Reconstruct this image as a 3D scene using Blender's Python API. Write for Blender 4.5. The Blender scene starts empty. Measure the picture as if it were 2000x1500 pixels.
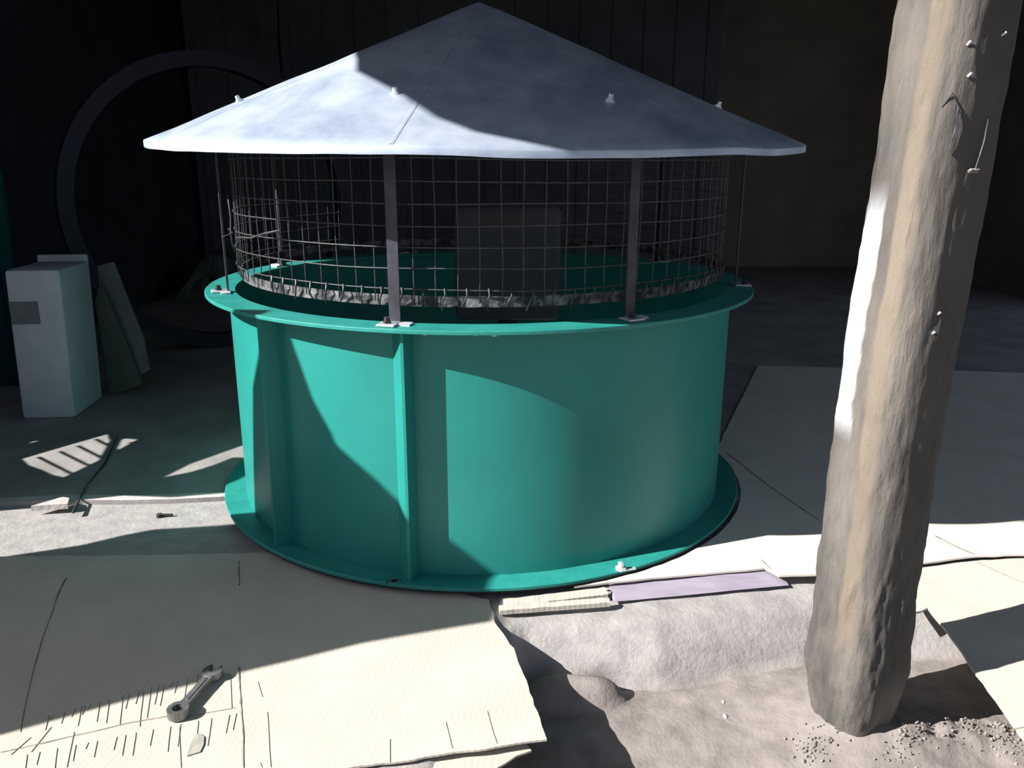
import bpy, bmesh, math, random
from mathutils import Vector, Matrix, noise
import numpy as np
sc = bpy.context.scene
COL = sc.collection
rnd = random.Random(7)
PI = math.pi
rad = math.radians

# ------------------------------------------------------------------ camera
f_px, pitch, roll, yaw = 1568.65, 0.2708, 0.0036, 0.0185
CAM = Vector((0.0576, -3.0762, 1.2288))
Fv = Vector((math.sin(yaw)*math.cos(pitch), math.cos(yaw)*math.cos(pitch), -math.sin(pitch)))
Rv = Fv.cross(Vector((0, 0, 1))).normalized()
Uv = Rv.cross(Fv)
Rv, Uv = Rv*math.cos(roll)+Uv*math.sin(roll), Uv*math.cos(roll)-Rv*math.sin(roll)
cd = bpy.data.cameras.new('camera')
co = bpy.data.objects.new('camera', cd)
COL.objects.link(co)
M = Matrix((Rv, Uv, -Fv)).transposed().to_4x4()
M.translation = CAM
co.matrix_world = M
cd.sensor_width = 36
cd.lens = 36*f_px/2000
cd.clip_start = 0.02
sc.camera = co

def G(x, y, z=0.0):
    """point of the plane at height z seen at photo position (x, y); gives the standing place of things on the ground"""
    d = Fv + Rv*((x-1000)/f_px) - Uv*((y-750)/f_px)
    t = (z-CAM.z)/d.z
    return CAM + d*t

# ------------------------------------------------------------------ materials
def mat(name, c1, c2=None, scale=6, rough=.7, metal=0, bump=0, bscale=40, stretch=(1, 1, 1), spec=.5, detail=6, lo=.35, hi=.65, rough2=None, wave=None, rot=0):
    m = bpy.data.materials.new(name)
    m.use_nodes = True
    nt = m.node_tree
    N, L = nt.nodes, nt.links
    p = N['Principled BSDF']
    p.inputs['Roughness'].default_value = rough
    p.inputs['Metallic'].default_value = metal
    p.inputs['Specular IOR Level'].default_value = spec
    tc = N.new('ShaderNodeTexCoord')
    mp = N.new('ShaderNodeMapping')
    mp.inputs['Scale'].default_value = stretch
    mp.inputs['Rotation'].default_value = (0, 0, rot)
    L.new(tc.outputs['Object'], mp.inputs['Vector'])
    p.inputs['Base Color'].default_value = (*c1, 1)
    if c2:
        n = N.new('ShaderNodeTexNoise')
        n.inputs['Scale'].default_value = scale
        n.inputs['Detail'].default_value = detail
        n.inputs['Roughness'].default_value = .6
        L.new(mp.outputs[0], n.inputs['Vector'])
        r = N.new('ShaderNodeValToRGB')
        r.color_ramp.elements[0].position = lo
        r.color_ramp.elements[1].position = hi
        r.color_ramp.elements[0].color = (*c1, 1)
        r.color_ramp.elements[1].color = (*c2, 1)
        L.new(n.outputs['Fac'], r.inputs[0])
        L.new(r.outputs[0], p.inputs['Base Color'])
        if rough2 is not None:
            mr = N.new('ShaderNodeMapRange')
            mr.inputs['From Min'].default_value = lo
            mr.inputs['From Max'].default_value = hi
            mr.inputs['To Min'].default_value = rough
            mr.inputs['To Max'].default_value = rough2
            L.new(n.outputs['Fac'], mr.inputs['Value'])
            L.new(mr.outputs[0], p.inputs['Roughness'])
    last = None
    if bump:
        n2 = N.new('ShaderNodeTexNoise')
        n2.inputs['Scale'].default_value = bscale
        n2.inputs['Detail'].default_value = 8
        n2.inputs['Roughness'].default_value = .65
        L.new(mp.outputs[0], n2.inputs['Vector'])
        b = N.new('ShaderNodeBump')
        b.inputs['Strength'].default_value = bump
        b.inputs['Distance'].default_value = .01
        L.new(n2.outputs['Fac'], b.inputs['Height'])
        last = b
        L.new(b.outputs[0], p.inputs['Normal'])
    if wave:
        ws, wb = wave
        w = N.new('ShaderNodeTexWave')
        w.inputs['Scale'].default_value = ws
        w.inputs['Distortion'].default_value = 1.2
        w.inputs['Detail'].default_value = 2
        w.inputs['Detail Scale'].default_value = 1.5
        L.new(mp.outputs[0], w.inputs['Vector'])
        b2 = N.new('ShaderNodeBump')
        b2.inputs['Strength'].default_value = wb
        b2.inputs['Distance'].default_value = .004
        L.new(w.outputs['Fac'], b2.inputs['Height'])
        if last:
            L.new(last.outputs[0], b2.inputs['Normal'])
        L.new(b2.outputs[0], p.inputs['Normal'])
    return m

MT = {}
MT['green'] = mat('green_paint', (.013, .195, .172), (.016, .225, .20), scale=3, rough=.42, bump=.04, bscale=20, spec=.4)
MT['green_flange'] = mat('green_flange_paint', (.015, .20, .178), (.022, .25, .222), scale=14, rough=.45, bump=.12, bscale=60)
MT['galv'] = mat('galvanised_sheet', (.25, .31, .42), (.60, .68, .80), scale=2.6, rough=.52, metal=.35, bump=.08, bscale=9, stretch=(1.6, .8, 2.5), detail=10, lo=.34, hi=.70, rough2=.36, rot=rad(25))
MT['steel'] = mat('grey_steel', (.05, .05, .065), (.08, .08, .10), scale=18, rough=.5, metal=.6)
MT['wire'] = mat('galvanised_wire', (.045, .043, .052), (.085, .082, .094), scale=60, rough=.5, metal=.2)
MT['zinc'] = mat('zinc_bracket', (.65, .67, .72), (.8, .82, .85), scale=30, rough=.35, metal=.5)
MT['band'] = mat('mottled_steel_band', (.02, .02, .024), (.20, .195, .215), scale=26, rough=.6, metal=.3, bump=.5, bscale=60, lo=.42, hi=.62)
MT['motor'] = mat('motor_paint', (.06, .06, .075), (.09, .09, .105), scale=8, rough=.6)
MT['card'] = mat('cardboard', (.45, .41, .36), (.50, .46, .405), scale=5, rough=.9, bump=.10, bscale=25, spec=.2, wave=(22, .07), rot=rad(8))
MT['card2'] = mat('pale_cardboard', (.46, .42, .375), (.54, .49, .435), scale=4, rough=.9, bump=.08, bscale=12, spec=.2)
MT['card3'] = mat('whitish_cardboard', (.56, .515, .46), (.64, .59, .53), scale=4, rough=.9, bump=.08, bscale=12, spec=.2)
MT['crease'] = mat('cardboard_fold', (.10, .085, .07), (.30, .25, .19), scale=30, rough=.95, stretch=(1, 1, 1))
MT['scratch'] = mat('cardboard_scratch', (.26, .22, .17), (.36, .31, .25), scale=40, rough=.95)
MT['lav'] = mat('lavender_grey', (.25, .22, .29), (.32, .285, .35), scale=7, rough=.7, stretch=(1, 5, 5))
MT['conc'] = mat('rough_concrete', (.265, .25, .25), (.36, .34, .335), scale=16, rough=.95, bump=.45, bscale=60, spec=.2, detail=10)
MT['floor'] = mat('dirty_floor', (.21, .20, .195), (.31, .295, .29), scale=3, rough=.9, bump=.4, bscale=20, spec=.2)
MT['slabedge'] = mat('pale_floor_lip', (.40, .37, .35), (.55, .50, .48), scale=9, rough=.95, bump=.5, bscale=40, spec=.2)  # paler tone for the slab's front edge
MT['pillar'] = mat('pillar_plaster', (.07, .064, .062), (.165, .148, .133), scale=9, rough=.85, bump=.9, bscale=42, stretch=(1, 1, .22), spec=.2, detail=9)
MT['leftwall'] = mat('dark_left_wall', (.02, .021, .03), (.032, .034, .045), scale=2, rough=.9, bump=.2, bscale=10, spec=.1)  # near-black tone for the left wall, slightly mottled
MT['wall'] = mat('dark_wall', (.16, .15, .13), (.22, .205, .18), scale=2, rough=.9, bump=.2, bscale=10, spec=.1)
MT['wallblue'] = mat('dark_blue_sheet', (.05, .054, .072), (.075, .08, .10), scale=2, rough=.7, spec=.2)
MT['roof'] = mat('dark_roof', (.012, .012, .012), (.02, .02, .02), scale=3, rough=.95, spec=.1)  # even near-black tone
MT['white'] = mat('white_foam', (.40, .42, .46), (.46, .48, .51), scale=9, rough=.8, bump=.15, bscale=40)
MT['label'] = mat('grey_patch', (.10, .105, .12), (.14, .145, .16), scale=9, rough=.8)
MT['teal'] = mat('teal_sheet', (.008, .14, .17), (.012, .19, .21), scale=5, rough=.6)
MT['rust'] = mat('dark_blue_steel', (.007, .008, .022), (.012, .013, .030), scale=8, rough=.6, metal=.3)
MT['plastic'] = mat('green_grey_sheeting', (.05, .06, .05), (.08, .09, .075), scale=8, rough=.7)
MT['tool'] = mat('tool_steel', (.15, .15, .155), (.27, .27, .28), scale=25, rough=.45, metal=.7, bump=.3, bscale=60)
MT['black'] = mat('plain_black', (.015, .015, .015), (.03, .03, .03), scale=20, rough=.8)
MT['scrap'] = mat('grey_scrap', (.25, .24, .21), (.36, .35, .31), scale=20, rough=.9, stretch=(4, 1, 1))
MT['rubble'] = mat('cement_crumbs', (.18, .165, .15), (.30, .28, .255), scale=20, rough=.95, bump=.6, bscale=60)

def layer(m, chan, c1, c2, scale, stretch=(1, 1, 1), rough=None):
    '''mix another finish into material m where the mesh attribute 'finish' says so'''
    nt = MT[m].node_tree
    N, L = nt.nodes, nt.links
    p = N['Principled BSDF']
    at = N.new('ShaderNodeAttribute'); at.attribute_name = 'tint'
    sp = N.new('ShaderNodeSeparateColor')
    L.new(at.outputs['Color'], sp.inputs[0])
    tc = N.new('ShaderNodeTexCoord'); mp = N.new('ShaderNodeMapping'); mp.inputs['Scale'].default_value = stretch
    L.new(tc.outputs['Object'], mp.inputs['Vector'])
    n = N.new('ShaderNodeTexNoise'); n.inputs['Scale'].default_value = scale; n.inputs['Detail'].default_value = 8
    L.new(mp.outputs[0], n.inputs['Vector'])
    r = N.new('ShaderNodeValToRGB')
    r.color_ramp.elements[0].position = .35; r.color_ramp.elements[1].position = .65
    r.color_ramp.elements[0].color = (*c1, 1); r.color_ramp.elements[1].color = (*c2, 1)
    L.new(n.outputs['Fac'], r.inputs[0])
    mx = N.new('ShaderNodeMix'); mx.data_type = 'RGBA'
    old = p.inputs['Base Color'].links[0].from_socket
    L.new(sp.outputs[chan], mx.inputs['Factor'])
    L.new(old, mx.inputs['A']); L.new(r.outputs[0], mx.inputs['B'])
    L.new(mx.outputs['Result'], p.inputs['Base Color'])
layer('pillar', 0, (.16, .135, .108), (.21, .178, .142), 6, (1, 1, .3))
layer('pillar', 2, (.07, .066, .063), (.095, .088, .083), 4)  # darker tone that paints the pillar's shaded right side
layer('pillar', 1, (.32, .34, .38), (.55, .58, .62), 9, (1, 1, .3))  # bright tone that paints the sunlit left edge
layer('conc', 0, (.20, .175, .165), (.27, .24, .225), 14)

def tint(o, f):
    at = o.data.attributes.new('tint', 'FLOAT_COLOR', 'POINT')
    for v, d in zip(o.data.vertices, at.data):
        d.color = (*f(v.co), 1)

# ------------------------------------------------------------------ mesh helpers
def obj(name, bm, m, parent=None, loc=(0, 0, 0), smooth=False, label=None, cat=None, group=None, kind=None, rot=None, edge=None):
    bm.normal_update()
    if edge is not None:
        for e in bm.edges:
            e.smooth = not (len(e.link_faces) == 2 and e.calc_face_angle(0) > edge)
    me = bpy.data.meshes.new(name)
    bm.to_mesh(me)
    bm.free()
    if smooth:
        for p in me.polygons:
            p.use_smooth = True
    for mm in (m if isinstance(m, (list, tuple)) else [m]):
        me.materials.append(MT[mm])
    o = bpy.data.objects.new(name, me)
    COL.objects.link(o)
    o.location = loc
    if rot: o.rotation_euler = rot
    if parent: o.parent = parent
    tag(o, label, cat, group, kind)
    return o

def tag(o, label=None, cat=None, group=None, kind=None):
    if label: o['label'] = label
    if cat: o['category'] = cat
    if group: o['group'] = group
    if kind: o['kind'] = kind

def empty(name, loc, label, cat, rot=None):
    o = bpy.data.objects.new(name, None)
    o.empty_display_size = .1
    COL.objects.link(o)
    o.location = loc
    if rot: o.rotation_euler = rot
    tag(o, label, cat)
    return o

def add_box(bm, size, mtx=Matrix(), bevel=0):
    r = bmesh.ops.create_cube(bm, size=1, matrix=mtx @ Matrix.Diagonal((*size, 1)))
    if bevel:
        vs = set(r['verts'])
        bmesh.ops.bevel(bm, geom=[e for e in bm.edges if e.verts[0] in vs and e.verts[1] in vs], offset=bevel, segments=2, affect='EDGES', profile=.5)

def add_lathe(bm, prof, n=160, a0=0, a1=2*PI):
    """prof: list of (r, z); angle measured from -y toward +x"""
    full = abs(a1-a0-2*PI) < 1e-6
    k = n if full else n+1
    rings = []
    for r, z in prof:
        ring = []
        if r < 1e-6:
            v = bm.verts.new((0, 0, z)); rings.append([v]*k); continue
        for i in range(k):
            t = a0+(a1-a0)*i/n
            ring.append(bm.verts.new((r*math.sin(t), -r*math.cos(t), z)))
        rings.append(ring)
    for a, b in zip(rings[:-1], rings[1:]):
        for i in range(n):
            j = (i+1) % k
            vs = []
            for v in (a[i], a[j], b[j], b[i]):
                if v not in vs: vs.append(v)
            if len(vs) > 2: bm.faces.new(vs)

def add_tube(bm, pts, r, n=6, closed=False):
    pts = [Vector(p) for p in pts]
    rings = []
    up = Vector((0, 0, 1))
    N = len(pts)
    for i, p in enumerate(pts):
        if closed: t = pts[(i+1) % N]-pts[i-1]
        else: t = pts[min(i+1, N-1)]-pts[max(i-1, 0)]
        t.normalize()
        a = t.cross(up)
        if a.length < .05: a = t.cross(Vector((1, 0, 0)))
        a.normalize()
        b = t.cross(a)
        rr = r[i] if isinstance(r, (list, tuple)) else r
        rings.append([bm.verts.new(p+a*rr*math.cos(2*PI*k/n)+b*rr*math.sin(2*PI*k/n)) for k in range(n)])
    for i in range(N if closed else N-1):
        A, B = rings[i], rings[(i+1) % N]
        for k in range(n):
            bm.faces.new((A[k], A[(k+1) % n], B[(k+1) % n], B[k]))
    if not closed:
        bm.faces.new(rings[0][::-1]); bm.faces.new(rings[-1])

def add_prism(bm, poly, z0, z1, mtx=Matrix()):
    a = [bm.verts.new(mtx @ Vector((x, y, z0))) for x, y in poly]
    b = [bm.verts.new(mtx @ Vector((x, y, z1))) for x, y in poly]
    n = len(poly)
    fs = [bm.faces.new(a[::-1]), bm.faces.new(b)]
    for i in range(n):
        fs.append(bm.faces.new((a[i], a[(i+1) % n], b[(i+1) % n], b[i])))
    bmesh.ops.recalc_face_normals(bm, faces=fs)

def inside(p, poly):
    c = False
    n = len(poly)
    for i in range(n):
        x1, y1 = poly[i]; x2, y2 = poly[(i+1) % n]
        if (y1 > p[1]) != (y2 > p[1]) and p[0] < (x2-x1)*(p[1]-y1)/(y2-y1)+x1: c = not c
    return c

def sheet(name, poly, zf, thick, m, label, cat, res=.03, group=None, edge_jag=0, parent=None):
    """thin sheet with any outline and height zf(x, y); thickness downward"""
    poly = [(p[0], p[1]) for p in poly]
    dense = []
    for i in range(len(poly)):
        a, b = Vector(poly[i]), Vector(poly[(i+1) % len(poly)])
        k = max(1, int((b-a).length/(res*.8)))
        nrm = Vector((-(b-a).y, (b-a).x)).normalized()
        for j in range(k):
            q = a.lerp(b, j/k)
            if j and edge_jag: q = q+nrm*edge_jag*(noise.noise((q.x*22, q.y*22, 1.7))+.5*noise.noise((q.x*70, q.y*70, 4)))
            dense.append((q.x, q.y))
    from mathutils.geometry import delaunay_2d_cdt
    x0 = min(p[0] for p in dense); x1 = max(p[0] for p in dense)
    y0 = min(p[1] for p in dense); y1 = max(p[1] for p in dense)
    pts = [Vector(p) for p in dense]
    nb = len(pts)
    ys = y0
    arr = np.array(dense)
    row = 0
    while ys < y1:
        xs = x0+(res/2 if row % 2 else 0)
        while xs < x1:
            if inside((xs, ys), dense) and np.hypot(arr[:, 0]-xs, arr[:, 1]-ys).min() > res*.5:
                pts.append(Vector((xs, ys)))
            xs += res
        ys += res*.87; row += 1
    vs, es, fs, *_ = delaunay_2d_cdt(pts, [(i, (i+1) % nb) for i in range(nb)], [list(range(nb))], 1, 1e-6)
    cx = sum(p[0] for p in poly)/len(poly); cy = sum(p[1] for p in poly)/len(poly)
    zb = min(zf(v.x, v.y) for v in vs)-thick
    bm = bmesh.new()
    top = [bm.verts.new((v.x-cx, v.y-cy, zf(v.x, v.y)-zb)) for v in vs]
    bot = [bm.verts.new((v.x-cx, v.y-cy, zf(v.x, v.y)-thick-zb)) for v in vs]
    from collections import Counter
    ec = Counter()
    for f in fs:
        bm.faces.new([top[i] for i in f]); bm.faces.new([bot[i] for i in f][::-1])
        for a, b in zip(f, list(f[1:])+[f[0]]): ec[(a, b)] += 1
    for (a, b) in list(ec):
        if (b, a) not in ec:
            bm.faces.new((top[b], top[a], bot[a], bot[b]))
    o = obj(name, bm, m, parent, loc=(cx, cy, zb), smooth=True, label=label, cat=cat, group=group, edge=rad(40))
    return o, Vector((cx, cy, zb))

def strip(bm, pts, w, zf, off):
    """thin strip along pts (x, y), lying on zf"""
    P = [Vector(p) for p in pts]
    prev = None
    for i, p in enumerate(P):
        t = (P[min(i+1, len(P)-1)]-P[max(i-1, 0)]).normalized()
        n = Vector((-t.y, t.x))
        ww = w*(.6+.8*abs(noise.noise((p.x*30, p.y*30, 2))))*(0.35 if i in (0, len(P)-1) else 1)
        cur = [bm.verts.new(Vector((q.x-off.x, q.y-off.y, zf(q.x, q.y)-off.z+dz))) for q, dz in ((p-n*ww, .0002), (p, .0016), (p+n*ww, .0002))]
        if prev:
            for k in range(2): bm.faces.new((prev[k], cur[k], cur[k+1], prev[k+1]))
        prev = cur

def seg(a, b, n=14, wob=.003):
    a, b = Vector(a), Vector(b)
    out = []
    for i in range(n+1):
        p = a.lerp(b, i/n)
        p += Vector((noise.noise((p.x*9, p.y*9, 5)), noise.noise((p.x*9, p.y*9, 9))))*wob
        out.append((p.x, p.y))
    return out

# ------------------------------------------------------------------ light
SUN_AZ, SUN_T = rad(-71), .70                     # azimuth from the camera side toward the left, tangent of the height
sd = Vector((math.sin(SUN_AZ), -math.cos(SUN_AZ), SUN_T)).normalized()
sl = bpy.data.lights.new('sun', 'SUN')
sl.energy = 11.8
sl.color = (1, .965, .91)
sl.angle = rad(.35)
so = bpy.data.objects.new('sun', sl)
COL.objects.link(so)
so.rotation_euler = (-sd).to_track_quat('-Z', 'Y').to_euler()
so.location = (-6, -4, 6)
w = bpy.data.worlds.new('sky')
sc.world = w
w.use_nodes = True
nt = w.node_tree
bg = nt.nodes['Background']
sky = nt.nodes.new('ShaderNodeTexSky')
sky.sky_type = 'NISHITA'
sky.sun_disc = False
sky.sun_elevation = math.atan(SUN_T)
sky.sun_rotation = rad(109+180)
sky.dust_density = 2.5
hs = nt.nodes.new('ShaderNodeHueSaturation')
hs.inputs['Saturation'].default_value = .7
nt.links.new(sky.outputs[0], hs.inputs['Color'])
nt.links.new(hs.outputs[0], bg.inputs['Color'])
bg.inputs['Strength'].default_value = .13
vs = sc.view_settings
vs.view_transform = 'Standard'
vs.look = 'None'
vs.exposure = 0
vs.gamma = 1
vs.use_curve_mapping = False
sc.cycles.max_bounces = 8

# ------------------------------------------------------------------ setting
LOW = -.14
def edge_y(x):
    t = min(1, max(0, (x+.35)/.5))
    t = t*t*(3-2*t)
    e = -2.7*(1-t) + -1.20*t
    return e + (.12*min(1, max(0, (x-.5)/.5)) if x > .5 else 0)
HEAP = G(1850, 1448, LOW)
def yard(x, y):
    d = y-edge_y(x)
    w_ = .15
    t = min(1, max(0, d/w_))
    s = 1-(1-t)**2.3
    z = LOW*(1-s)
    if d > 0: z -= .012*max(0, 1-max(0, d-w_)/.1) if d > w_ else .012*t
    q = math.hypot((x-.25)/.15, (y+1.25)/.075)
    z += .06*max(0, 1-q**4)*(1-s)
    if x > .1 and x < 1.2: z -= .014*math.exp(-((d+.012+.02*noise.noise((x*6, 0, 2)))/.016)**2)*(1-.6*max(0, (x-.7)/.5))
    hx, hy = (x-HEAP.x)/.17, (y-HEAP.y-.03*math.sin((x-HEAP.x)*8))/.055
    hq = hx*hx+hy*hy
    if hq < 6: z += .034*math.exp(-hq)*(1+.8*noise.noise((x*30, y*30, 1))+.5*noise.noise((x*75, y*75, 2)))
    q = math.hypot(x-.945, y+1.375)
    z += .06*math.exp(-(q/.17)**2)*(1-s)
    if x > -.6 and y > -2.6 and x < 2.4 and y < -.85:
        k = .75 if d < -.02 else .3
        z += k*(.012*noise.noise((x*7, y*7, 0))+.006*noise.noise((x*19, y*19, 3))+.0035*noise.noise((x*48, y*48, 8)))*(1 if d < .02 else .8)
    return z
def axis(a, b, c, d, fine, coarse):
    o = list(np.arange(a, b, coarse))+list(np.arange(b, c, fine))+list(np.arange(c, d+coarse, coarse))
    return o
bm = bmesh.new()
xs = axis(-9, -.2, 2.0, 9, .016, .4)
ys = axis(-12, -2.0, -.96, -.2, .014, .25)
ys = [y for y in ys if y < -.26]+[-.2]
def follow(x, y):
    return y+min(.12, max(0, edge_y(x)+1.2))*math.exp(-((y+1.16)/.2)**2) if x > .15 else y
gr = [[bm.verts.new((x, follow(x, y), yard(x, follow(x, y)))) for x in xs] for y in ys]
for j in range(len(ys)-1):
    for i in range(len(xs)-1):
        bm.faces.new((gr[j][i], gr[j][i+1], gr[j+1][i+1], gr[j+1][i]))
yd = obj('yard_ground', bm, 'conc', smooth=True, kind='structure')
def low_part(c):
    d = c.y-edge_y(c.x)+.015*noise.noise((c.x*9, c.y*9, 0))
    t = min(1, max(0, (.012-d)/.03))
    return t, 0, 0
tint(yd, low_part)

# inner floor slab, its broken front edge a little higher than the apron
FZ = .018
bm = bmesh.new()
front = []
for i in range(0, 131):
    x = -9+i*.14
    y = -.335+.02*noise.noise((x*2.2, 3, 0))+.012*noise.noise((x*9, 3, 0))
    if x > -2.2 and x < .2: y += .055*(x+1.78)/.8 if x > -1.78 else 0
    front.append((x, y))
a = [bm.verts.new((x, y, FZ)) for x, y in front]
e = [bm.verts.new((x, y+.045+.012*noise.noise((x*5, 9, 1)), FZ+.0008)) for x, y in front]
b = [bm.verts.new((x, y-.004, -.03)) for x, y in front]
c = [bm.verts.new((x, 7, FZ)) for x, y in front]
for i in range(len(front)-1):
    bm.faces.new((b[i], b[i+1], a[i+1], a[i])).material_index = 0
    bm.faces.new((a[i], a[i+1], e[i+1], e[i])).material_index = 1
    bm.faces.new((e[i], e[i+1], c[i+1], c[i])).material_index = 0
obj('floor', bm, ['floor', 'slabedge'], kind='structure')

bm = bmesh.new()
add_prism(bm, [(-2.965, 6.66), (-2.965, -1.1), (-2.985, -1.28), (-3.03, -1.46), (-2.985, -1.76), (-2.97, -1.95), (-2.92, -2.05), (-2.83, -2.10), (-2.6, -2.24), (5.13, -2.24), (5.13, 6.66)], 3.46, 3.52)
obj('ceiling', bm, 'roof', kind='structure')  # unseen roof; left edge outline shaped to cast the cap's shadow line
bm = bmesh.new()
add_box(bm, (8.4, .1, 3.7), Matrix.Translation((1.0, 6.6, 1.75)))
obj('wall_back', bm, 'wall', kind='structure')
bm = bmesh.new()
add_box(bm, (.1, 2.9, 3.44), Matrix.Translation((5.05, 5.2, 1.73)))
obj('wall_right', bm, 'wall', kind='structure')
bm = bmesh.new()
add_box(bm, (5.1, .06, 3.4), Matrix.Translation((-.35, 5.2, 1.7+FZ)))
for k in range(17): add_box(bm, (.03, .02, 3.4), Matrix.Translation((-2.8+k*.305, 5.165, 1.7+FZ)))
obj('door_1', bm, 'wallblue', kind='structure')

# added left wall, cut to cast shadows: person-shaped piece, openings and shadow bars
def curve_mesh(name, loops, thick):
    cu = bpy.data.curves.new(name, 'CURVE')
    cu.dimensions = '2D'
    cu.fill_mode = 'BOTH'
    cu.extrude = thick/2
    for lp in loops:
        s = cu.splines.new('POLY')
        s.points.add(len(lp)-1)
        for p, q in zip(s.points, lp): p.co = (q[0], q[1], 0, 1)
        s.use_cyclic_u = True
    o = bpy.data.objects.new(name+'_curve', cu)
    COL.objects.link(o)
    me = bpy.data.meshes.new_from_object(o.evaluated_get(bpy.context.evaluated_depsgraph_get()))
    bpy.data.objects.remove(o)
    return me
WX = -3.0
shade_stub = [(-2.23, -.1), (-2.23, 1.45), (-2.19, 1.62), (-2.165, 1.8), (-2.15, 2.0), (-2.165, 2.25), (-1.99, 2.275), (-1.93, 2.298), (-1.86, 2.295), (-1.795, 2.312), (-1.70, 2.312), (-1.69, 2.336), (-1.637, 2.39), (-1.605, 2.457), (-1.56, 2.54), (-1.50, 2.545), (-1.45, 2.46), (-1.395, 2.33), (-1.34, 2.21), (-1.277, 1.9), (-1.233, 1.669), (-1.215, 1.56), (-1.17, 1.40), (-1.185, 1.334), (-1.22, 1.26), (-1.228, 1.085), (-1.228, -.1)]  # person-shaped blocker, added to shade the floor and housing
main = [(-.76, -.1), (-.788, .926), (-.823, 1.11), (-.835, 1.235), (-.919, 1.381), (-.941, 1.507), (-.87, 1.55), (-.72, 1.60), (-.60, 1.53), (-.545, 1.468), (-.615, 1.43), (-.667, 1.386), (-.709, 1.283), (-.551, 1.331), (-.391, 1.433), (-.27, 1.55), (-.20, 1.8), (-.20, 4.4), (6.6, 4.4), (6.6, -.1)]  # edge cut to decide where sun reaches the left floor
patch = [(-.241, .793), (-.34, .845), (-.422, .907), (-.50, .96), (-.57, 1.025), (-.36, 1.068), (-.145, 1.099), (-.099, 1.045), (-.101, 1.006), (.025, .962), (-.095, .882)]  # hole shaped to throw a sunlit patch on the floor
sliver = [(-.061, .722), (.004, .738), (-.002, .79), (-.036, .76)]  # small hole for a sliver of sun
me = curve_mesh('shade_wall_left', [shade_stub, main, patch, sliver], .04)
bm = bmesh.new()
bm.from_mesh(me)
bpy.data.meshes.remove(me)
def bar(p, q, wd):
    p, q = Vector(p), Vector(q)
    d = (q-p)
    ang = math.atan2(d.y, d.x)
    add_box(bm, (d.length, wd, wd), Matrix.Translation((*((p+q)/2), 0)) @ Matrix.Rotation(ang, 4, 'Z'))
def onwall(x, y):
    P = G(x, y, FZ); t = (WX-P.x)/sd.x
    Q = P+sd*t
    return (Q.y, Q.z)
for p, q in (((76, 893), (165, 938)), ((118, 882), (197, 921)), ((153, 871), (226, 908)), ((188, 858), (254, 892)), ((255, 864), (280, 878))):
    bar(onwall(*p), onwall(*q), .009)  # bars added to draw thin shadows across the sunlit patch
bar(onwall(232, 850), onwall(192, 925), .022)  # wider bar added for the diagonal shadow
bm.transform(Matrix(((0, 0, 1, WX), (1, 0, 0, 0), (0, 1, 0, 0), (0, 0, 0, 1))))
obj('shade_wall_left', bm, 'leftwall', kind='structure')

# ------------------------------------------------------------------ roof ventilator
vent = empty('roof_ventilator', (0, 0, FZ), 'large green roof ventilator with grey conical metal cap and wire mesh', 'ventilator')
VZ = -FZ
ZT, ZR, ZA, RC = .796, 1.300, 1.768, 1.128
RW = .922
# housing wall
bm = bmesh.new()
add_lathe(bm, [(RW, .03), (RW, ZT-.012), (RW-.012, ZT-.012), (RW-.012, .03), (RW, .03)], 200)
bm.transform(Matrix.Translation((0, 0, VZ)))
obj('housing', bm, 'green', vent, smooth=True, edge=rad(40))
def flange(name, r0, r1, z0, z1, n=200):
    bm = bmesh.new()
    add_lathe(bm, [(r0, z0), (r1-.002, z0), (r1, z0+.002), (r1, z1-.002), (r1-.002, z1), (r0, z1), (r0, z0)], n)
    bm.transform(Matrix.Translation((0, 0, VZ)))
    return obj(name, bm, 'green_flange', vent, smooth=True, edge=rad(30))
fl_top = flange('top_flange', .90, 1.0, ZT-.012, ZT)
fl_bot = flange('bottom_flange', .885, 1.0, .028, .040)
bm = bmesh.new()
add_lathe(bm, [(.90, .019), (.992, .019), (.992, .029), (.90, .029), (.90, .019)], 160)
bm.transform(Matrix.Translation((0, 0, VZ)))
obj('base_ring', bm, 'black', vent, smooth=True, edge=rad(30), label='dark ring under the bottom flange')  # plain black ring filling the low space under the flange
# folded stiffening ribs
def rib(t_apex, t_root, ra=.978):
    bm = bmesh.new()
    def P(t, r, z): return Vector((r*math.sin(rad(t)), -r*math.cos(rad(t)), z+VZ))
    cols = [(t_root, RW-.004), (t_apex-.25, ra-.002), (t_apex+.25, ra-.002), (t_apex+.9, RW-.004)]
    vs_ = [[bm.verts.new(P(t, r, z)) for t, r in cols] for z in (.036, ZT-.012)]
    for i in range(3): bm.faces.new((vs_[0][i], vs_[0][i+1], vs_[1][i+1], vs_[1][i]))
    bm.faces.new(vs_[0][::-1]); bm.faces.new(vs_[1])
    bm.faces.new((vs_[0][3], vs_[0][0], vs_[1][0], vs_[1][3]))
    bmesh.ops.recalc_face_normals(bm, faces=bm.faces)
    obj('stiffener', bm, 'green', vent)
rib(-11.9, -14.9)
rib(-42.0, -44.5)
rib(138, 135.5); rib(168, 165.5)
# inner hoop at the foot of the mesh
bm = bmesh.new()
add_lathe(bm, [(.872, .838), (.876, .838), (.876, .868), (.872, .868), (.872, .838)], 160)
bm.transform(Matrix.Translation((0, 0, VZ)))
obj('mesh_hoop', bm, 'band', vent, smooth=True, edge=rad(30), label='mottled grey hoop band under the wire mesh')
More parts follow.
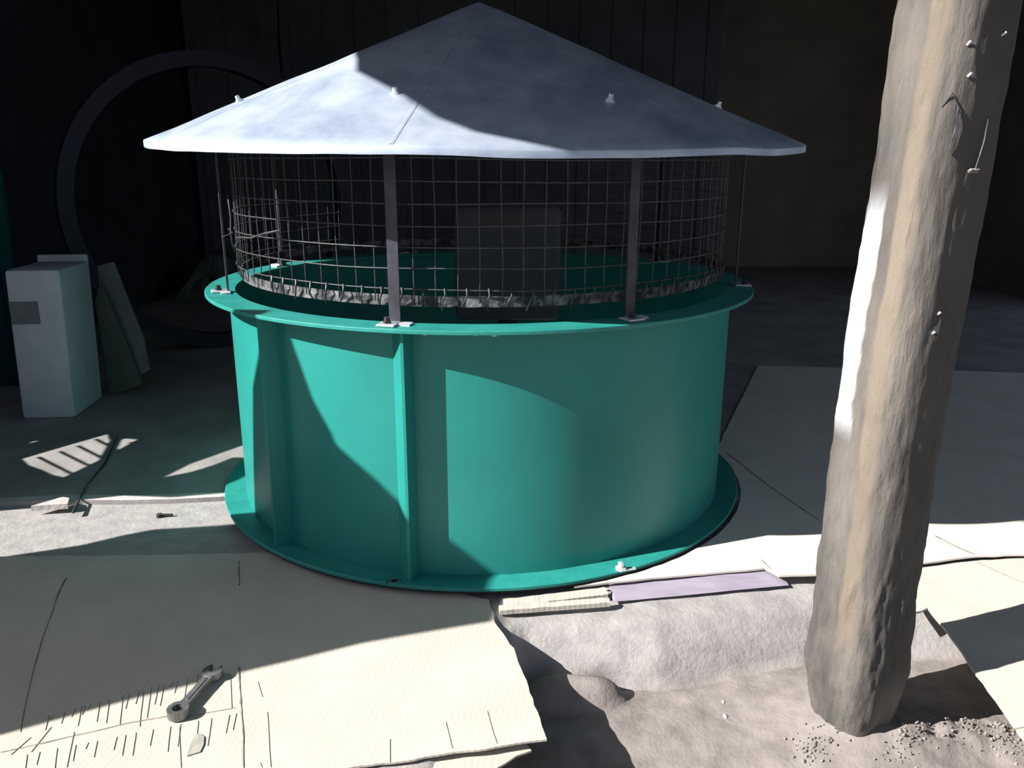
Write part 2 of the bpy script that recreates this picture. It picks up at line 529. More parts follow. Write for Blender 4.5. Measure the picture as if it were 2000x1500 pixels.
# wire mesh
bm = bmesh.new()
RM = .882
nvert = 92
def wob(t, z): return .004*noise.noise((t*3, z*4, 0))
def cone_z(r): return ZA-(ZA-ZR)*r/RC-.035
for i in range(nvert):
    t = 2*PI*i/nvert+.01
    pts = []
    top = cone_z(RM)-.02
    for k in range(9):
        z = .85+(top-.85)*k/8
        r = RM+wob(t, z)
        tt = t+.006*noise.noise((t*7, z*5, 4))
        pts.append((r*math.sin(tt), -r*math.cos(tt), z+VZ))
    add_tube(bm, pts, .0018, 5)
z = .886
while z < cone_z(RM)-.03:
    pts = []
    for i in range(160):
        t = 2*PI*i/160
        zz = z+.006*noise.noise((math.sin(t)*2, math.cos(t)*2, z*9))
        r = RM+.004+wob(t, zz)
        pts.append((r*math.sin(t), -r*math.cos(t), zz+VZ))
    add_tube(bm, pts, .0020, 5, closed=True)
    z += .058
# loose bent wire ends on the left and hooked ends over the hoop
def cylp(t, r, z): return Vector((r*math.sin(rad(t)), -r*math.cos(rad(t)), z+VZ))
add_tube(bm, [cylp(-61, .90, .985), cylp(-56, .91, .995), cylp(-50, .905, 1.0), cylp(-44, .91, 1.02), cylp(-38, .92, 1.035)], .0026, 5)
add_tube(bm, [cylp(-67, .89, .93), cylp(-66, .90, .96), cylp(-64.5, .905, 1.0), cylp(-65, .90, 1.05), cylp(-64, .905, 1.12)], .003, 5)
add_tube(bm, [cylp(-66, .90, .97), cylp(-65, .93, .985), cylp(-64, .90, 1.0), cylp(-66, .91, 1.01), cylp(-65, .90, 1.03)], .0025, 5)
for k in range(-9, 30):
    t = k*360/nvert+.6-10.2
    add_tube(bm, [cylp(t, .889, .892), cylp(t+.2, .893, .872), cylp(t-.3, .889, .858), cylp(t-.5*(k % 3), .884, .840-.012*(k % 2))], [.0025, .003, .003, .0022], 5)
obj('wire_mesh', bm, 'wire', vent, smooth=True)
# support straps with folded feet
for t, r in ((-14, .925), (28, .925), (79, .94), (-68, .925), (124, .925), (169, .925), (-157, .925), (-113, .925)):
    a = rad(t)
    Rm = Matrix.Rotation(a, 4, 'Z')
    b = empty('strap_root', (0, 0, 0), None, None)
    bpy.data.objects.remove(b)
    bm = bmesh.new()
    zt = cone_z(r)-.006
    add_box(bm, (.032, .006, zt-ZT), Matrix.Translation((0, -r, (zt+ZT)/2+VZ)))
    add_box(bm, (.032, .05, .006), Matrix.Translation((0, -r-.025, zt-.012+VZ)) @ Matrix.Rotation(rad(21), 4, 'X'))
    bm.transform(Rm)
    s = obj('support_strap', bm, 'steel', vent)
    bm = bmesh.new()
    add_box(bm, (.052, .055, .006), Matrix.Translation((-.010, -r-.026, ZT+.004+VZ)), bevel=.002)
    add_box(bm, (.040, .030, .005), Matrix.Translation((.030, -r-.010, ZT+.003+VZ)) @ Matrix.Rotation(rad(4), 4, 'X'))
    bm.transform(Rm)
    obj('strap_foot', bm, 'zinc', s, label='bright zinc foot of the strap')
    bm = bmesh.new()
    add_lathe(bm, [(0, .018), (.008, .018), (.008, .007), (.011, .007), (.011, 0), (0, 0)], 6)
    bm.transform(Rm @ Matrix.Translation((-.012, -r-.03, ZT+.006+VZ)))
    obj('bolt', bm, 'black', s, label='dark bolt head')
# motor
bm = bmesh.new()
add_box(bm, (.40, .40, .44), Matrix.Translation((.10, .25, .84+VZ)), bevel=.02)
for k in range(7): add_box(bm, (.42, .02, .40), Matrix.Translation((.10, .10+k*.05, .84+VZ)))
add_box(bm, (1.83, .05, .05), Matrix.Translation((0, .25, .30+VZ)))
add_box(bm, (.08, .08, .34), Matrix.Translation((.10, .25, .46+VZ)))
obj('motor', bm, 'motor', vent, label='dark grey motor block inside the housing')
# conical cap, sitting slightly tilted towards the front
TILT = Matrix(((1, 0, 0, -.006), (0, 1, 0, 0), (-.004, .037, 1, 0), (0, 0, 0, 1)))
bm = bmesh.new()
n = 192
prof = [(0.0, ZA-.002), (.012, ZA-.006)]
for k in range(1, 25):
    r = RC*k/24
    prof.append((r, ZA-(ZA-ZR)*r/RC))
prof += [(RC+.002, ZR-.004), (RC+.002, ZR-.020), (RC-.002, ZR-.020), (RC-.004, ZR-.008)]
for k in range(23, 0, -1):
    r = RC*k/24
    prof.append((r, ZA-(ZA-ZR)*r/RC-.004))
prof.append((0, ZA-.006))
add_lathe(bm, prof, n)
for v in bm.verts:
    r = math.hypot(v.co.x, v.co.y)
    t = math.atan2(v.co.x, -v.co.y)
    if r > .05:
        v.co.z += .006*noise.noise((v.co.x*2.1, v.co.y*2.1, 0))*min(1, r)+.0025*noise.noise((v.co.x*7, v.co.y*7, 5))
        if r > 1.04: v.co.z += .005*noise.noise((t*4, 0, 7))*(r-1.04)/.09
bm.transform(TILT @ Matrix.Translation((0, 0, VZ)))
cap = obj('conical_cap', bm, 'galv', vent, smooth=True, edge=rad(45))
def conep(t, r, dz=0): return Vector((r*math.sin(rad(t)), -r*math.cos(rad(t)), ZA-(ZA-ZR)*r/RC+dz+VZ))
for t in (-9.5, 36, 81, 126, 171, -144, -99, -54):
    bm = bmesh.new()
    prev = None
    for k in range(23):
        r = .06+(RC-.065)*k/22
        dt = math.degrees(.006/r)
        cur = [bm.verts.new(conep(t+q*dt, r, dz)) for q, dz in ((-1, .0004), (-.7, .0014), (.7, .0014), (1, .0004))]
        for v in cur:
            v.co.z += .006*noise.noise((v.co.x*2.1, v.co.y*2.1, 0))*min(1, r)+.0025*noise.noise((v.co.x*7, v.co.y*7, 5))
        if prev:
            for j in range(3): bm.faces.new((prev[j], cur[j], cur[j+1], prev[j+1]))
        prev = cur
    bm.transform(TILT)
    obj('seam', bm, 'galv', cap)
slope = math.atan((ZA-ZR)/RC)
for t, r in ((-60, .85), (-14.7, .82), (26, .846), (79, .84), (116, .83), (161, .83), (-150, .83), (-105, .83)):
    bm = bmesh.new()
    add_lathe(bm, [(0, .020), (.006, .020), (.007, .017), (.007, .008), (.011, .008), (.011, .003), (.015, .003), (.015, -.003), (0, -.003)], 12)
    p = conep(t, r)
    bm.transform(TILT @ Matrix.Translation(p) @ Matrix.Rotation(rad(t), 4, 'Z') @ Matrix.Rotation(slope, 4, 'X'))
    obj('bolt', bm, 'zinc', cap, label='small bright bolt')
# bolt left standing on the bottom flange
bp = G(1212, 1113, .04)
bm = bmesh.new()
add_lathe(bm, [(0, .004), (.017, .004), (.017, .011), (.009, .012), (.009, .026), (.006, .028), (0, .028)], 6)
add_box(bm, (.055, .010, .004), Matrix.Translation((.02, 0, .003)) @ Matrix.Rotation(.3, 4, 'Z'))
bm.transform(Matrix.Translation((bp.x, bp.y, .038+VZ)))
obj('bolt', bm, 'zinc', fl_bot, label='bright bolt on the front of the flange')
bp = G(770, 1134, .041)
bm = bmesh.new()
for k in range(16):
    a = rnd.uniform(0, 2*PI); r = rnd.uniform(0, .028)
    add_box(bm, (rnd.uniform(.006, .018), .0035, .0016), Matrix.Translation((bp.x+r*math.cos(a), bp.y+.5*r*math.sin(a), .0405+VZ)) @ Matrix.Rotation(rnd.uniform(0, 3), 4, 'Z'))
obj('paint_scuff', bm, 'motor', fl_bot, label='dark scuffed patch on the flange')
# little nuts under the front rim of the top flange
for x, y in ((928, 653), (966, 654), (828, 652)):
    q = G(x, y, ZT-.016)
    bm = bmesh.new()
    add_lathe(bm, [(0, -.010), (.008, -.010), (.009, 0), (0, .006)], 8)
    bm.transform(Matrix.Translation((q.x*.985, q.y*.985, ZT-.012+VZ)))
    obj('weld_bead', bm, 'zinc', fl_top, label='pale weld bead')

# ------------------------------------------------------------------ concrete pillar
px, py = .945, -1.375
bm = bmesh.new()
rings = []
nn = 168
zs = [LOW-.12, LOW-.05]+[LOW+.015*k for k in range(0, 130)]+[1.82+.15*k for k in range(0, 12)]
zs = [z for z in zs if z < 3.45]+[3.455]
def offx(z):
    return -.010*math.sin(min(1, max(0, z/1.0))*PI)+(.016*(z-1)/.5 if z > 1 else 0)*min(1, 1.0)
for z in zs:
    ring = []
    base = math.exp(-((z-.0)/.16)**2)
    for k in range(nn):
        a = 2*PI*k/nn
        # rounded square turned so an edge faces left-front
        c4 = math.cos(2*(a-rad(205)))**2
        r = .107*(1.04-.14*c4)
        r += .004*noise.noise((math.cos(a)*1.8, math.sin(a)*1.8, z*3))
        rough = .4+.9*(1 if z < .35 else .3)
        r += rough*(.005*noise.noise((math.cos(a)*5, math.sin(a)*5, z*14+4))+.003*noise.noise((math.cos(a)*11, math.sin(a)*11, z*30)))
        side = max(0, math.cos(a-rad(200)))
        r += .018*base*side
        if z < .04: r *= 1-.26*min(1, (.04-z)/.18)
        # shallow flute where plaster ends, left of the middle
        da = (a-rad(190)+PI) % (2*PI)-PI
        r -= .006*math.exp(-(da/.16)**2)*(1 if z > .05 else 0)
        ring.append(bm.verts.new((r*math.cos(a)+offx(z), r*math.sin(a), z-LOW)))
    rings.append(ring)
for (A, B), z in zip(zip(rings[:-1], rings[1:]), zs):
    for k in range(nn):
        bm.faces.new((A[k], A[(k+1) % nn], B[(k+1) % nn], B[k]))
bm.faces.new(rings[0][::-1]); bm.faces.new(rings[-1])
pil = obj('concrete_pillar', bm, 'pillar', smooth=True, loc=(px, py, LOW), label='rough grey concrete pillar standing at the right, in front of the ventilator', cat='pillar')
def sst(x, a, b):
    t = min(1, max(0, (x-a)/(b-a)))
    return t*t*(3-2*t)
def pil_tint(c):
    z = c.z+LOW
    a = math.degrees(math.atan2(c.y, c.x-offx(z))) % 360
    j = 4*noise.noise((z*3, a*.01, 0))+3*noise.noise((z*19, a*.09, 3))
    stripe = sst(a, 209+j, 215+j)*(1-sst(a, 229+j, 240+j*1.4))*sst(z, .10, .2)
    pale = sst(a, 150, 160)*(1-sst(a, 190+j*1.3, 193+j*1.3))*sst(z, .62, .70)*(1-sst(z, 1.08, 1.2))  # sunlit left edge put into the colour as a pale band
    smooth = max(sst(a, 249+j, 262+j), 1-sst(a, 85, 100))*sst(z, -.02, .12)  # shade of the right side put into the colour, surface unchanged
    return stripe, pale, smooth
tint(pil, pil_tint)
# wire ties and nails left in the pillar
def pill(a, z, dr=0):
    a = rad(a)
    r = .107*(1.04-.14*math.cos(2*(a-rad(205)))**2)+.003+dr
    return Vector((r*math.cos(a)+offx(z), r*math.sin(a), z-LOW))
bm = bmesh.new()
add_tube(bm, [pill(299, 1.31, .001), pill(297, 1.27, .004), pill(294, 1.24, .004), pill(292, 1.215, .003)], .0016, 5)
obj('tie_wire', bm, 'wire', pil, label='thin tie wire')
bm = bmesh.new()
for k in range(7):
    add_tube(bm, [pill(283+k*2.0, 1.212+.004*math.sin(k*2), .000), pill(284+k*2.0, 1.216, .004), pill(285+k*2.0, 1.21, .000)], .0028, 5)
obj('mortar_blob', bm, 'rubble', pil)
bm = bmesh.new()
add_tube(bm, [pill(243, 1.33, -.002), pill(250, 1.355, .003), pill(257, 1.33, .002)], .0018, 5)
add_tube(bm, [pill(257, 1.33, .002), pill(258, 1.29, .003), pill(256, 1.25, .002)], .003, 5)
obj('tie_wire', bm, 'wire', pil, label='bent tie wire')
for a_, z_ in ((300, 1.46), (256, 1.44), (262, 1.385), (276, .93), (273, .89)):
    bm = bmesh.new()
    add_tube(bm, [pill(a_, z_, -.004), pill(a_+1.5, z_+.006, .003)], .0026, 6)
    obj('nail', bm, 'zinc', pil)

# cement crumbs round the foot of the pillar
bm = bmesh.new()
def crumb(x, y, s):
    z = yard(x, y)
    mt = Matrix.Translation((x, y, z+s*.25)) @ Matrix.Rotation(rnd.uniform(0, 6), 4, (rnd.random(), rnd.random(), rnd.random()+.1)) @ Matrix.Diagonal((s, s*rnd.uniform(.6, 1), s*rnd.uniform(.5, .9), 1))
    r = bmesh.ops.create_icosphere(bm, subdivisions=1, radius=.5, matrix=mt)
    for v in r['verts']: v.co += Vector((rnd.uniform(-1, 1), rnd.uniform(-1, 1), rnd.uniform(-1, 1)))*s*.1
for k in range(420):
    u = rnd.random()
    q = G(1735+260*u+rnd.gauss(0, 14), 1482-62*math.sin(u*2.6)+rnd.gauss(0, 14)+14, LOW)
    crumb(q.x, q.y, rnd.choice((.003, .004, .005, .007, .009)))
for k in range(90):
    q = G(1590+rnd.gauss(0, 25), 1475+rnd.gauss(0, 18), LOW)
    crumb(q.x, q.y, rnd.choice((.004, .006, .009)))
obj('cement_crumbs', bm, 'rubble', smooth=True, kind='stuff', label='loose cement crumbs heaped round the foot of the concrete pillar', cat='rubble')
for k, (x, y, s, lb) in enumerate(((1412, 1372, .012, 'small white paint chip on the ground, upper of the pair left of the pillar'), (1416, 1402, .017, 'small white paint chip on the ground, lower of the pair left of the pillar'))):
    q = G(x, y, LOW)
    bm = bmesh.new()
    bmesh.ops.create_icosphere(bm, subdivisions=1, radius=.5, matrix=Matrix.Diagonal((s*.7, s*1.2, s*.4, 1)))
    obj('paint_chip', bm, 'white', loc=(q.x, q.y, yard(q.x, q.y)+.001), label=lb, cat='chip', group='paint chips on the ground')

# ------------------------------------------------------------------ cardboard on the ground
def lump(x, y, a, s, k): return a*noise.noise((x*s, y*s, k))
# large sheet, front left
AZ = .008
pA = [G(-420, 1095), G(0, 1091), G(300, 1088), G(545, 1083), G(700, 1120), G(955, 1176), G(966, 1215, .01), G(1004, 1272, .01), G(1018, 1312, .01), G(1068, 1450, .012), G(720, 1497, .01), G(200, 1580), G(-520, 1650)]
def zA(x, y):
    z = AZ+lump(x, y, .0025, 2.5, 0)
    ex = G(1010, 1300)
    d = x-ex.x+.30
    if y < -1.10: z += .012*max(0, (x+.45)/.6)*min(1, (-1.10-y)/.15)
    return z
sA, oA = sheet('cardboard_sheet', pA, zA, .005, 'card', 'large brown cardboard sheet lying flat in the front left under the spanner', 'cardboard', res=.028, edge_jag=.006)
def fold(pts, w, zf, o, parent, z=AZ, n=16, name='fold_line'):
    out = []
    for a, b in zip(pts[:-1], pts[1:]):
        A, B = G(*a, z), G(*b, z)
        s_ = seg((A.x, A.y), (B.x, B.y), n)
        out += s_ if not out else s_[1:]
    bm = bmesh.new()
    strip(bm, out, w, zf, o)
    return obj(name, bm, 'scratch' if name == 'scratch' else 'crease', parent)
for pts, w_ in (([(467, 1095), (467, 1145)], .0028), ([(466, 1300), (472, 1390), (478, 1440), (476, 1500)], .0030), ([(130, 1128), (108, 1175)], .004), ([(108, 1175), (80, 1255), (55, 1350), (40, 1430)], .0016), ([(0, 1470), (100, 1448), (250, 1412), (330, 1398)], .0022), ([(370, 1398), (460, 1382)], .0008)):
    fold(pts, w_, zA, oA, sA)
for (x0, y0, x1, y1) in ((450, 1315, 452, 1382), (522, 1390, 530, 1500), (508, 1490, 512, 1500), (870, 1415, 884, 1468), (950, 1395, 970, 1460), (762, 1448, 762, 1495), (505, 1330, 514, 1360), (60, 1440, 20, 1475), (100, 1420, 60, 1470), (350, 1420, 352, 1500), (145, 1430, 130, 1500)):
    fold([(x0, y0), (x1, y1)], .0009, zA, oA, sA, n=8, name='scratch')
for k in range(24):
    x = 95+k*14.5+16*noise.noise((k*1.7, .3, 0))
    y0 = 1424-.275*x+6*noise.noise((k*2.3, 1, 0))
    y1 = 1470-.215*x
    fold([(x, y0), (x-7, y0+(y1-y0)*(.5+.9*noise.noise((k*3.13, 2.2, .4))))], .0005, zA, oA, sA, n=5, name='scratch')
for k in range(16):
    x = 60+k*27+26*noise.noise((k*1.3, 4.2, 0))
    y0 = 1480-.2*x+5
    fold([(x, y0), (x-6, y0+38+60*noise.noise((k*3.3, 5.1, .5)))], .0005, zA, oA, sA, n=5, name='scratch')
# torn grey patch stuck to it
pp = [G(365, 1478, AZ), G(372, 1455, AZ), G(380, 1438, AZ), G(390, 1434, AZ), G(399, 1440, AZ), G(398, 1455, AZ), G(391, 1470, AZ)]
sheet('paper_scrap', pp, lambda x, y: zA(x, y)+.003, .002, 'scrap', 'small torn grey paper scrap on the sunlit cardboard in front of the spanner', 'paper', res=.015)
# second layer below it
pB = [G(700, 1470, 0), G(1040, 1462, 0), G(1020, 1480, 0), G(966, 1500, 0), G(900, 1560, 0), G(500, 1620, 0)]
pB = [G(650, 1440, -.004), G(1000, 1420, -.004), G(1038, 1466, -.004), G(1008, 1476, -.004), G(966, 1502, -.004), G(985, 1560, -.004), G(600, 1640, -.004)]
sheet('cardboard_sheet', pB, lambda x, y: -.004+lump(x, y, .001, 3, 4), .005, 'card', 'pale cardboard layer sticking out under the front edge of the large sheet', 'cardboard', res=.03, edge_jag=.004)

# cardboard behind on the right
CZ = .030
pC = [G(1180, 1142, CZ), G(1254, 1131, CZ), G(1494, 1109, CZ), G(1522, 1124, CZ), G(1600, 1122, CZ), G(1790, 1101, CZ), G(1905, 1086, CZ), G(2000, 1083, CZ), G(2500, 1060, CZ), G(2250, 800, CZ), G(1500, 770, CZ), G(1300, 800, CZ), G(1250, 950, CZ)]
cpts = [Vector((p.x, p.y)) for p in pC]
def rim_gap(p):
    r = math.hypot(p.x, p.y)
    return p if r > 1.015 or p.y < -.99 else Vector((p.x, p.y, p.z))*(1.015/r)
pC = [rim_gap(p) for p in pC]
# walk round the flange on its right side
arc = [Vector((1.015*math.sin(rad(t)), -1.015*math.cos(rad(t)), CZ)) for t in range(100, 15, -6)]
pC = [G(1254, 1131, CZ), G(1494, 1109, CZ), G(1522, 1124, CZ), G(1600, 1122, CZ), G(1790, 1101, CZ), G(1905, 1086, CZ), G(2000, 1083, CZ), G(2500, 1060, CZ), G(2350, 735, CZ), G(1480, 712, CZ)]+[a for a in arc]
def zC(x, y): return CZ+lump(x, y, .003, 2, 8)-.006*max(0, min(1, (y+.9)/.8))
sC, oC = sheet('cardboard_sheet', pC, zC, .006, 'card3', 'wide pale cardboard sheet on the floor right of the green ventilator, behind the pillar', 'cardboard', res=.04, edge_jag=.004)
for pts, wd in (([(1420, 882), (1500, 945), (1600, 1015)], .0035), ([(1825, 1045), (1870, 1068), (1905, 1084)], .005), ([(1487, 1092), (1506, 1112)], .003)):
    fold(pts, wd, zC, oC, sC, CZ, 10)
# lavender grey flap hanging from the front of that sheet
def quadstrip(bm, rows):
    vs_ = [[bm.verts.new(p) for p in r] for r in rows]
    for a, b in zip(vs_[:-1], vs_[1:]):
        for i in range(len(a)-1): bm.faces.new((a[i], a[i+1], b[i+1], b[i]))
L0, L1 = G(1192, 1150, CZ-.012), G(1496, 1114, CZ-.012)
K0, K1 = G(1198, 1176, .004), G(1541, 1143, .004)
bm = bmesh.new()
nL = 24
rows = []
for k, (u, ) in enumerate(((0,), (.3,), (.65,), (1,))):
    rw = []
    for i in range(nL+1):
        p = L0.lerp(L1, i/nL).lerp(K0.lerp(K1, i/nL), u)
        q = p+Vector((.02, -.02, -.006))*math.sin(u*PI)*.4+Vector((0, 0, .002*noise.noise((p.x*9, p.y*9, 2))))
        rw.append(q)
    rows.append(rw)
for k in (1, 0):
    rows.append([p+Vector((0, .03, 0)) for p in rows[(3, 0)[1-k]]])
rows = rows[:4]+[[p+Vector((0, .035, 0)) for p in rows[3]], [p+Vector((0, .035, -.004)) for p in rows[0]], rows[0]]
quadstrip(bm, rows)
bmesh.ops.remove_doubles(bm, verts=bm.verts, dist=1e-5)
for e_ in [e for e in bm.edges if len(e.link_faces) == 1]: pass
bmesh.ops.holes_fill(bm, edges=[e for e in bm.edges if len(e.link_faces) == 1])
bmesh.ops.recalc_face_normals(bm, faces=bm.faces)
org = K0.copy(); org.z = 0
bm.transform(Matrix.Translation(-org))
obj('cardboard_flap', bm, 'lav', smooth=True, edge=rad(50), loc=org, label='lavender grey folded cardboard flap lying along the front edge, right of the flange bolt', cat='cardboard')
# cream folded strips left of it
for k, (a, b, wd, lb) in enumerate((((985, 1183), (1184, 1159), .030, 'upper of two cream cardboard strips at the front edge of the ventilator'), ((975, 1193), (1190, 1177), .018, 'lower of two cream cardboard strips at the front edge of the ventilator'))):
    A, B = G(*a, .012), G(*b, .012)
    d = (B-A).normalized(); nrm = Vector((-d.y, d.x, 0))
    bm = bmesh.new()
    rows = []
    for i in range(15):
        p = A.lerp(B, i/14)
        s = 1+.15*noise.noise((i*.7, k, 0))
        h = .014+.002*noise.noise((i*.9, k, 3))
        rows.append([p+nrm*wd*s*q+Vector((0, 0, zz)) for q, zz in ((-.5, -.008), (-.5, h-.008), (0, h), (.5, h-.002), (.5, -.008), (-.5, -.008))])
    quadstrip(bm, rows)
    bmesh.ops.remove_doubles(bm, verts=bm.verts, dist=1e-6)
    bmesh.ops.holes_fill(bm, edges=[e for e in bm.edges if len(e.link_faces) == 1])
    bmesh.ops.recalc_face_normals(bm, faces=bm.faces)
    org = Vector((A.x, A.y, 0))
    bm.transform(Matrix.Translation(-org))
    obj('cardboard_strip', bm, 'card', loc=org, label=lb, cat='cardboard')
# sheet at the far right that hangs over the lower ground
DZ = .012
pD = [G(1770, 1199, DZ), G(1783, 1110, DZ), G(1905, 1096, DZ), G(2000, 1090, DZ), G(2400, 1080, DZ), G(2450, 1480, DZ), G(2040, 1500, DZ), G(1988, 1428, DZ), G(1972, 1405, DZ), G(1930, 1348, DZ), G(1870, 1262, DZ), G(1812, 1186, DZ), G(1800, 1193, DZ)]
def zD(x, y): return DZ+lump(x, y, .004, 2, 3)
sD, oD = sheet('cardboard_sheet', pD, zD, .006, 'card2', 'pale cardboard sheet at the right edge overhanging the lower ground beside the pillar', 'cardboard', res=.035, edge_jag=.004)
for pts, wd in (([(1905, 1098), (1950, 1118), (2000, 1140)], .0018), ([(1975, 1425), (2000, 1420)], .0025)):
    fold(pts, wd, zD, oD, sD, DZ, 8)

# ------------------------------------------------------------------ spanner
A, B = G(348, 1390, AZ+.012), G(418, 1311, AZ+.012)
d = B-A
ln = Vector((d.x, d.y)).length
ang = math.atan2(d.y, d.x)
bm = bmesh.new()
sh = [(.012, -.013), (.03, -.011), (ln*.5, -.010), (ln-.02, -.012), (ln-.02, .012), (ln*.5, .010), (.03, .011), (.012, .013)]
add_prism(bm, sh, .004, .015)
add_prism(bm, [(.035, -.0035), (ln-.035, -.0035), (ln-.035, .0035), (.035, .0035)], .0145, .0165)
jaw = []
for k in range(-11, 12):
    t = rad(k*13.2)
    jaw.append((ln+.004-.026*math.cos(t), .026*math.sin(t)))
jaw = [(ln-.006+.024*math.cos(rad(a)), .024*math.sin(rad(a))) for a in range(40, 321, 14)]
jaw += [(ln+.016, -.012), (ln-.006, -.011), (ln-.012, -.004), (ln-.012, .004), (ln-.006, .011), (ln+.016, .012)]
add_prism(bm, jaw, .001, .017)
# ring end
m2 = Matrix.Translation((0, 0, 0))
no = 24
o_ = [(.024*math.cos(2*PI*k/no), .024*math.sin(2*PI*k/no)) for k in range(no)]
i_ = [((.0125+.0012*(k % 2))*math.cos(2*PI*k/no), (.0125+.0012*(k % 2))*math.sin(2*PI*k/no)) for k in range(no)]
V = [[bm.verts.new((x, y, z)) for x, y in pl] for pl, z in ((o_, 0), (o_, .02), (i_, .02), (i_, 0))]
for a_, b_ in ((0, 1), (1, 2), (2, 3), (3, 0)):
    for k in range(no): bm.faces.new((V[a_][k], V[a_][(k+1) % no], V[b_][(k+1) % no], V[b_][k]))
bmesh.ops.recalc_face_normals(bm, faces=bm.faces)
obj('spanner', bm, 'tool', loc=(A.x, A.y, AZ+.003), rot=(0, 0, ang), label='grey steel spanner lying on the cardboard at the shadow edge', cat='spanner')

# small black fastener on the bright concrete
q = G(312, 1010)
bm = bmesh.new()
add_lathe(bm, [(0, 0), (.011, 0), (.011, .012), (0, .014)], 6)
add_tube(bm, [(.008, 0, .008), (.045, .006, .006)], .005, 6)
obj('bolt', bm, 'black', loc=(q.x, q.y, yard(q.x, q.y)), label='small black bolt lying on the bright concrete left of the ventilator', cat='bolt')
# broken chip of floor edge
q = G(112, 988, .02)
bm = bmesh.new()
add_prism(bm, [(-.07, -.03), (.05, -.012), (.03, .04), (.0, .05)], 0, .02)
obj('concrete_chip', bm, 'slabedge', loc=(q.x, q.y-.01, FZ), label='broken chip of concrete on the floor edge at the left', cat='rubble')
# floor crack and a shadow line, drawn together as one dark tube
P = [G(230, 852, FZ+.006), G(205, 905, FZ+.006), G(172, 945, FZ+.006), G(158, 970, FZ+.006), G(143, 1000, FZ+.005)]
bm = bmesh.new()
add_tube(bm, [p-Vector((P[0].x, P[0].y, FZ)) for p in P], [.002, .004, .002, .003, .006], 6)  # dark tube paints the shadow line over the floor crack
obj('shadow_crack', bm, 'black', loc=(P[0].x, P[0].y, FZ), smooth=True, label='dark floor crack and painted shadow line across the sunlit patch on the left floor', cat='floor_mark')

# ------------------------------------------------------------------ dim things at the back left
cb = empty('packing_box', (-2.115, .665, FZ), 'tall narrow white packing box standing on the floor at the left', 'box', rot=(0, 0, rad(5)))
bm = bmesh.new()
add_box(bm, (.245, .34, .72), Matrix.Translation((0, .17, .36)), bevel=.018)
bm.transform(Matrix(((1, 0, .035, 0), (0, 1, .0, 0), (0, 0, 1, 0), (0, 0, 0, 1))))
obj('body', bm, 'white', cb, smooth=True, edge=rad(30))
bm = bmesh.new()
add_box(bm, (.125, .006, .105), Matrix.Translation((-.032, -.002, .52)))
obj('label_patch', bm, 'label', cb, label='grey patch on the front')
bm = bmesh.new()
add_box(bm, (.235, .03, .75), Matrix.Translation((-.01, .365, .375)), bevel=.006)
bm.transform(Matrix(((1, 0, .035, 0), (0, 1, .0, 0), (0, 0, 1, 0), (0, 0, 0, 1))))
obj('back_panel', bm, 'white', cb)

def leaning(name, poly, y0, lean, thick, m, label, cat, group=None):
    """upright sheet: poly in (x, z), leaning backwards, standing on the floor"""
    cx = sum(p[0] for p in poly)/len(poly)
    bm = bmesh.new()
    add_prism(bm, [(x-cx, z) for x, z in poly], -thick/2, thick/2, Matrix.Rotation(rad(90)-lean, 4, 'X'))
    return obj(name, bm, m, loc=(cx, y0, FZ), label=label, cat=cat, group=group)
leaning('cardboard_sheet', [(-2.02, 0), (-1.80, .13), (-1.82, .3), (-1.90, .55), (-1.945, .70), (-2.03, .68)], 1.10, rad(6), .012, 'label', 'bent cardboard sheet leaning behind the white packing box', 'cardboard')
leaning('cardboard_sheet', [(-2.0, .0), (-1.83, .06), (-1.93, .42), (-1.99, .60), (-2.03, .50)], 1.075, rad(2), .012, 'plastic', 'smaller dark cardboard piece between the white packing box and the bent sheet', 'cardboard')
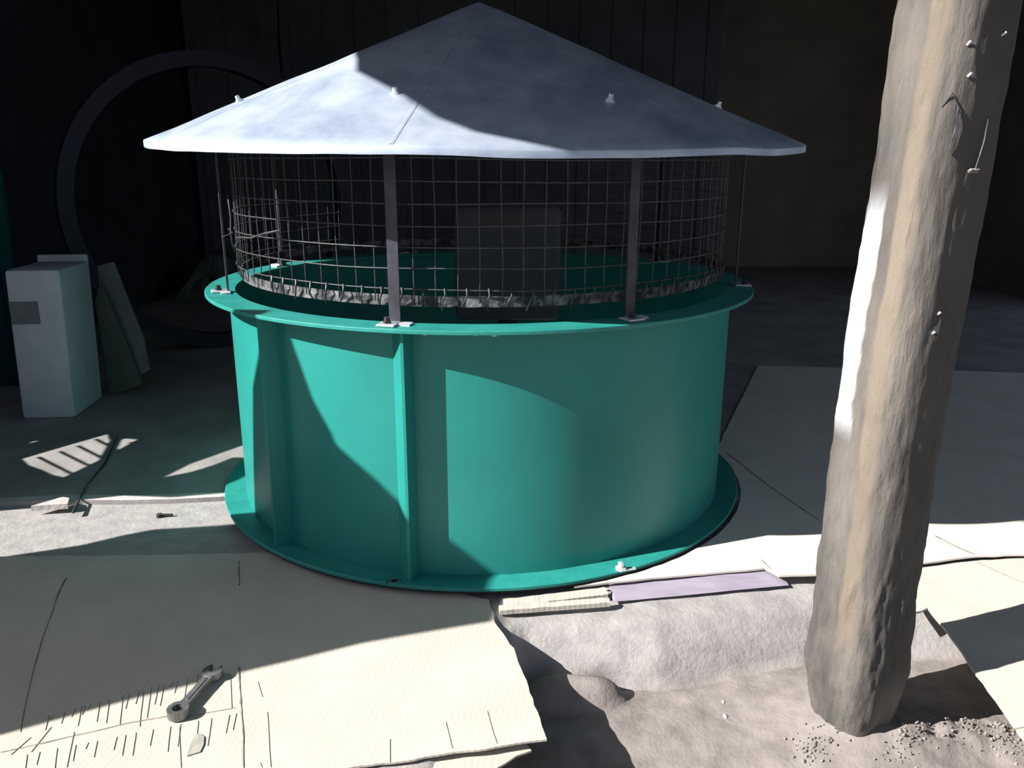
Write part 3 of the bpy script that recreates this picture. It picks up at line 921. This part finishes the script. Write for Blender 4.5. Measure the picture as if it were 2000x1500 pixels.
# teal sheet at the left margin
bm = bmesh.new()
rows = []
for j in range(2):
    rw = []
    for i in range(41):
        x = -.5+i*.0132
        rw.append(Vector((x, .012*math.sin(i*1.05)+.05*j, 1.16*j)))
    rows.append(rw)
quadstrip(bm, rows)
r = bmesh.ops.solidify(bm, geom=bm.faces[:], thickness=.003)
obj('corrugated_sheet', bm, 'teal', loc=(-2.54, 1.25, FZ), smooth=True, label='teal corrugated metal sheet standing upright at the left margin', cat='metal sheet')
# rolled ring leaning at the back
bm = bmesh.new()
add_lathe(bm, [(.84, -.05), (.93, -.05), (.93, .05), (.84, .05), (.84, -.05)], 96)
bm.transform(Matrix.Translation((0, 0, .93)) @ Matrix.Rotation(rad(36), 4, 'Z') @ Matrix.Rotation(rad(89), 4, 'X'))
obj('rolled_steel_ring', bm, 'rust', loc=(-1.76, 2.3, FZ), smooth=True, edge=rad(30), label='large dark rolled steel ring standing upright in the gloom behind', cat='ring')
# crumpled sheeting
def crumple(name, c, sx, sy, h, m, label, seed):
    bm = bmesh.new()
    n = 22
    g = []
    for j in range(n+1):
        rw = []
        for i in range(n+1):
            u, v = i/n*2-1, j/n*2-1
            e = max(0, 1-max(abs(u), abs(v))**3)
            z = h*e*(.45+.8*abs(noise.noise((u*1.7+seed, v*1.7, seed))))+.05*e*noise.noise((u*4, v*4, seed))
            rw.append(bm.verts.new((u*sx*(1+.15*noise.noise((v*2, seed, 0))), v*sy, max(.003, z))))
        g.append(rw)
    for j in range(n):
        for i in range(n): bm.faces.new((g[j][i], g[j][i+1], g[j+1][i+1], g[j+1][i]))
    obj(name, bm, m, loc=(*c, FZ), label=label, cat='sheeting')
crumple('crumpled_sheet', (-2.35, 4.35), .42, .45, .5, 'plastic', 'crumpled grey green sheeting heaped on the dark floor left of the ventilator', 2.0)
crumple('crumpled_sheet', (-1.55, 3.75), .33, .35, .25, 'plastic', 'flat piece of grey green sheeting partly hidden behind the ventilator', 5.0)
# hanging wire
bm = bmesh.new()
add_tube(bm, [(0, 0, 0), (-.02, 0, .4), (.01, 0, .9), (.06, 0, 1.4), (.10, 0, 1.72)], .012, 6)
obj('hanging_cable', bm, 'rust', loc=(-1.60, 3.6, 1.72), smooth=True, label='thin dark cable hanging from the ceiling behind the cap', cat='cable')
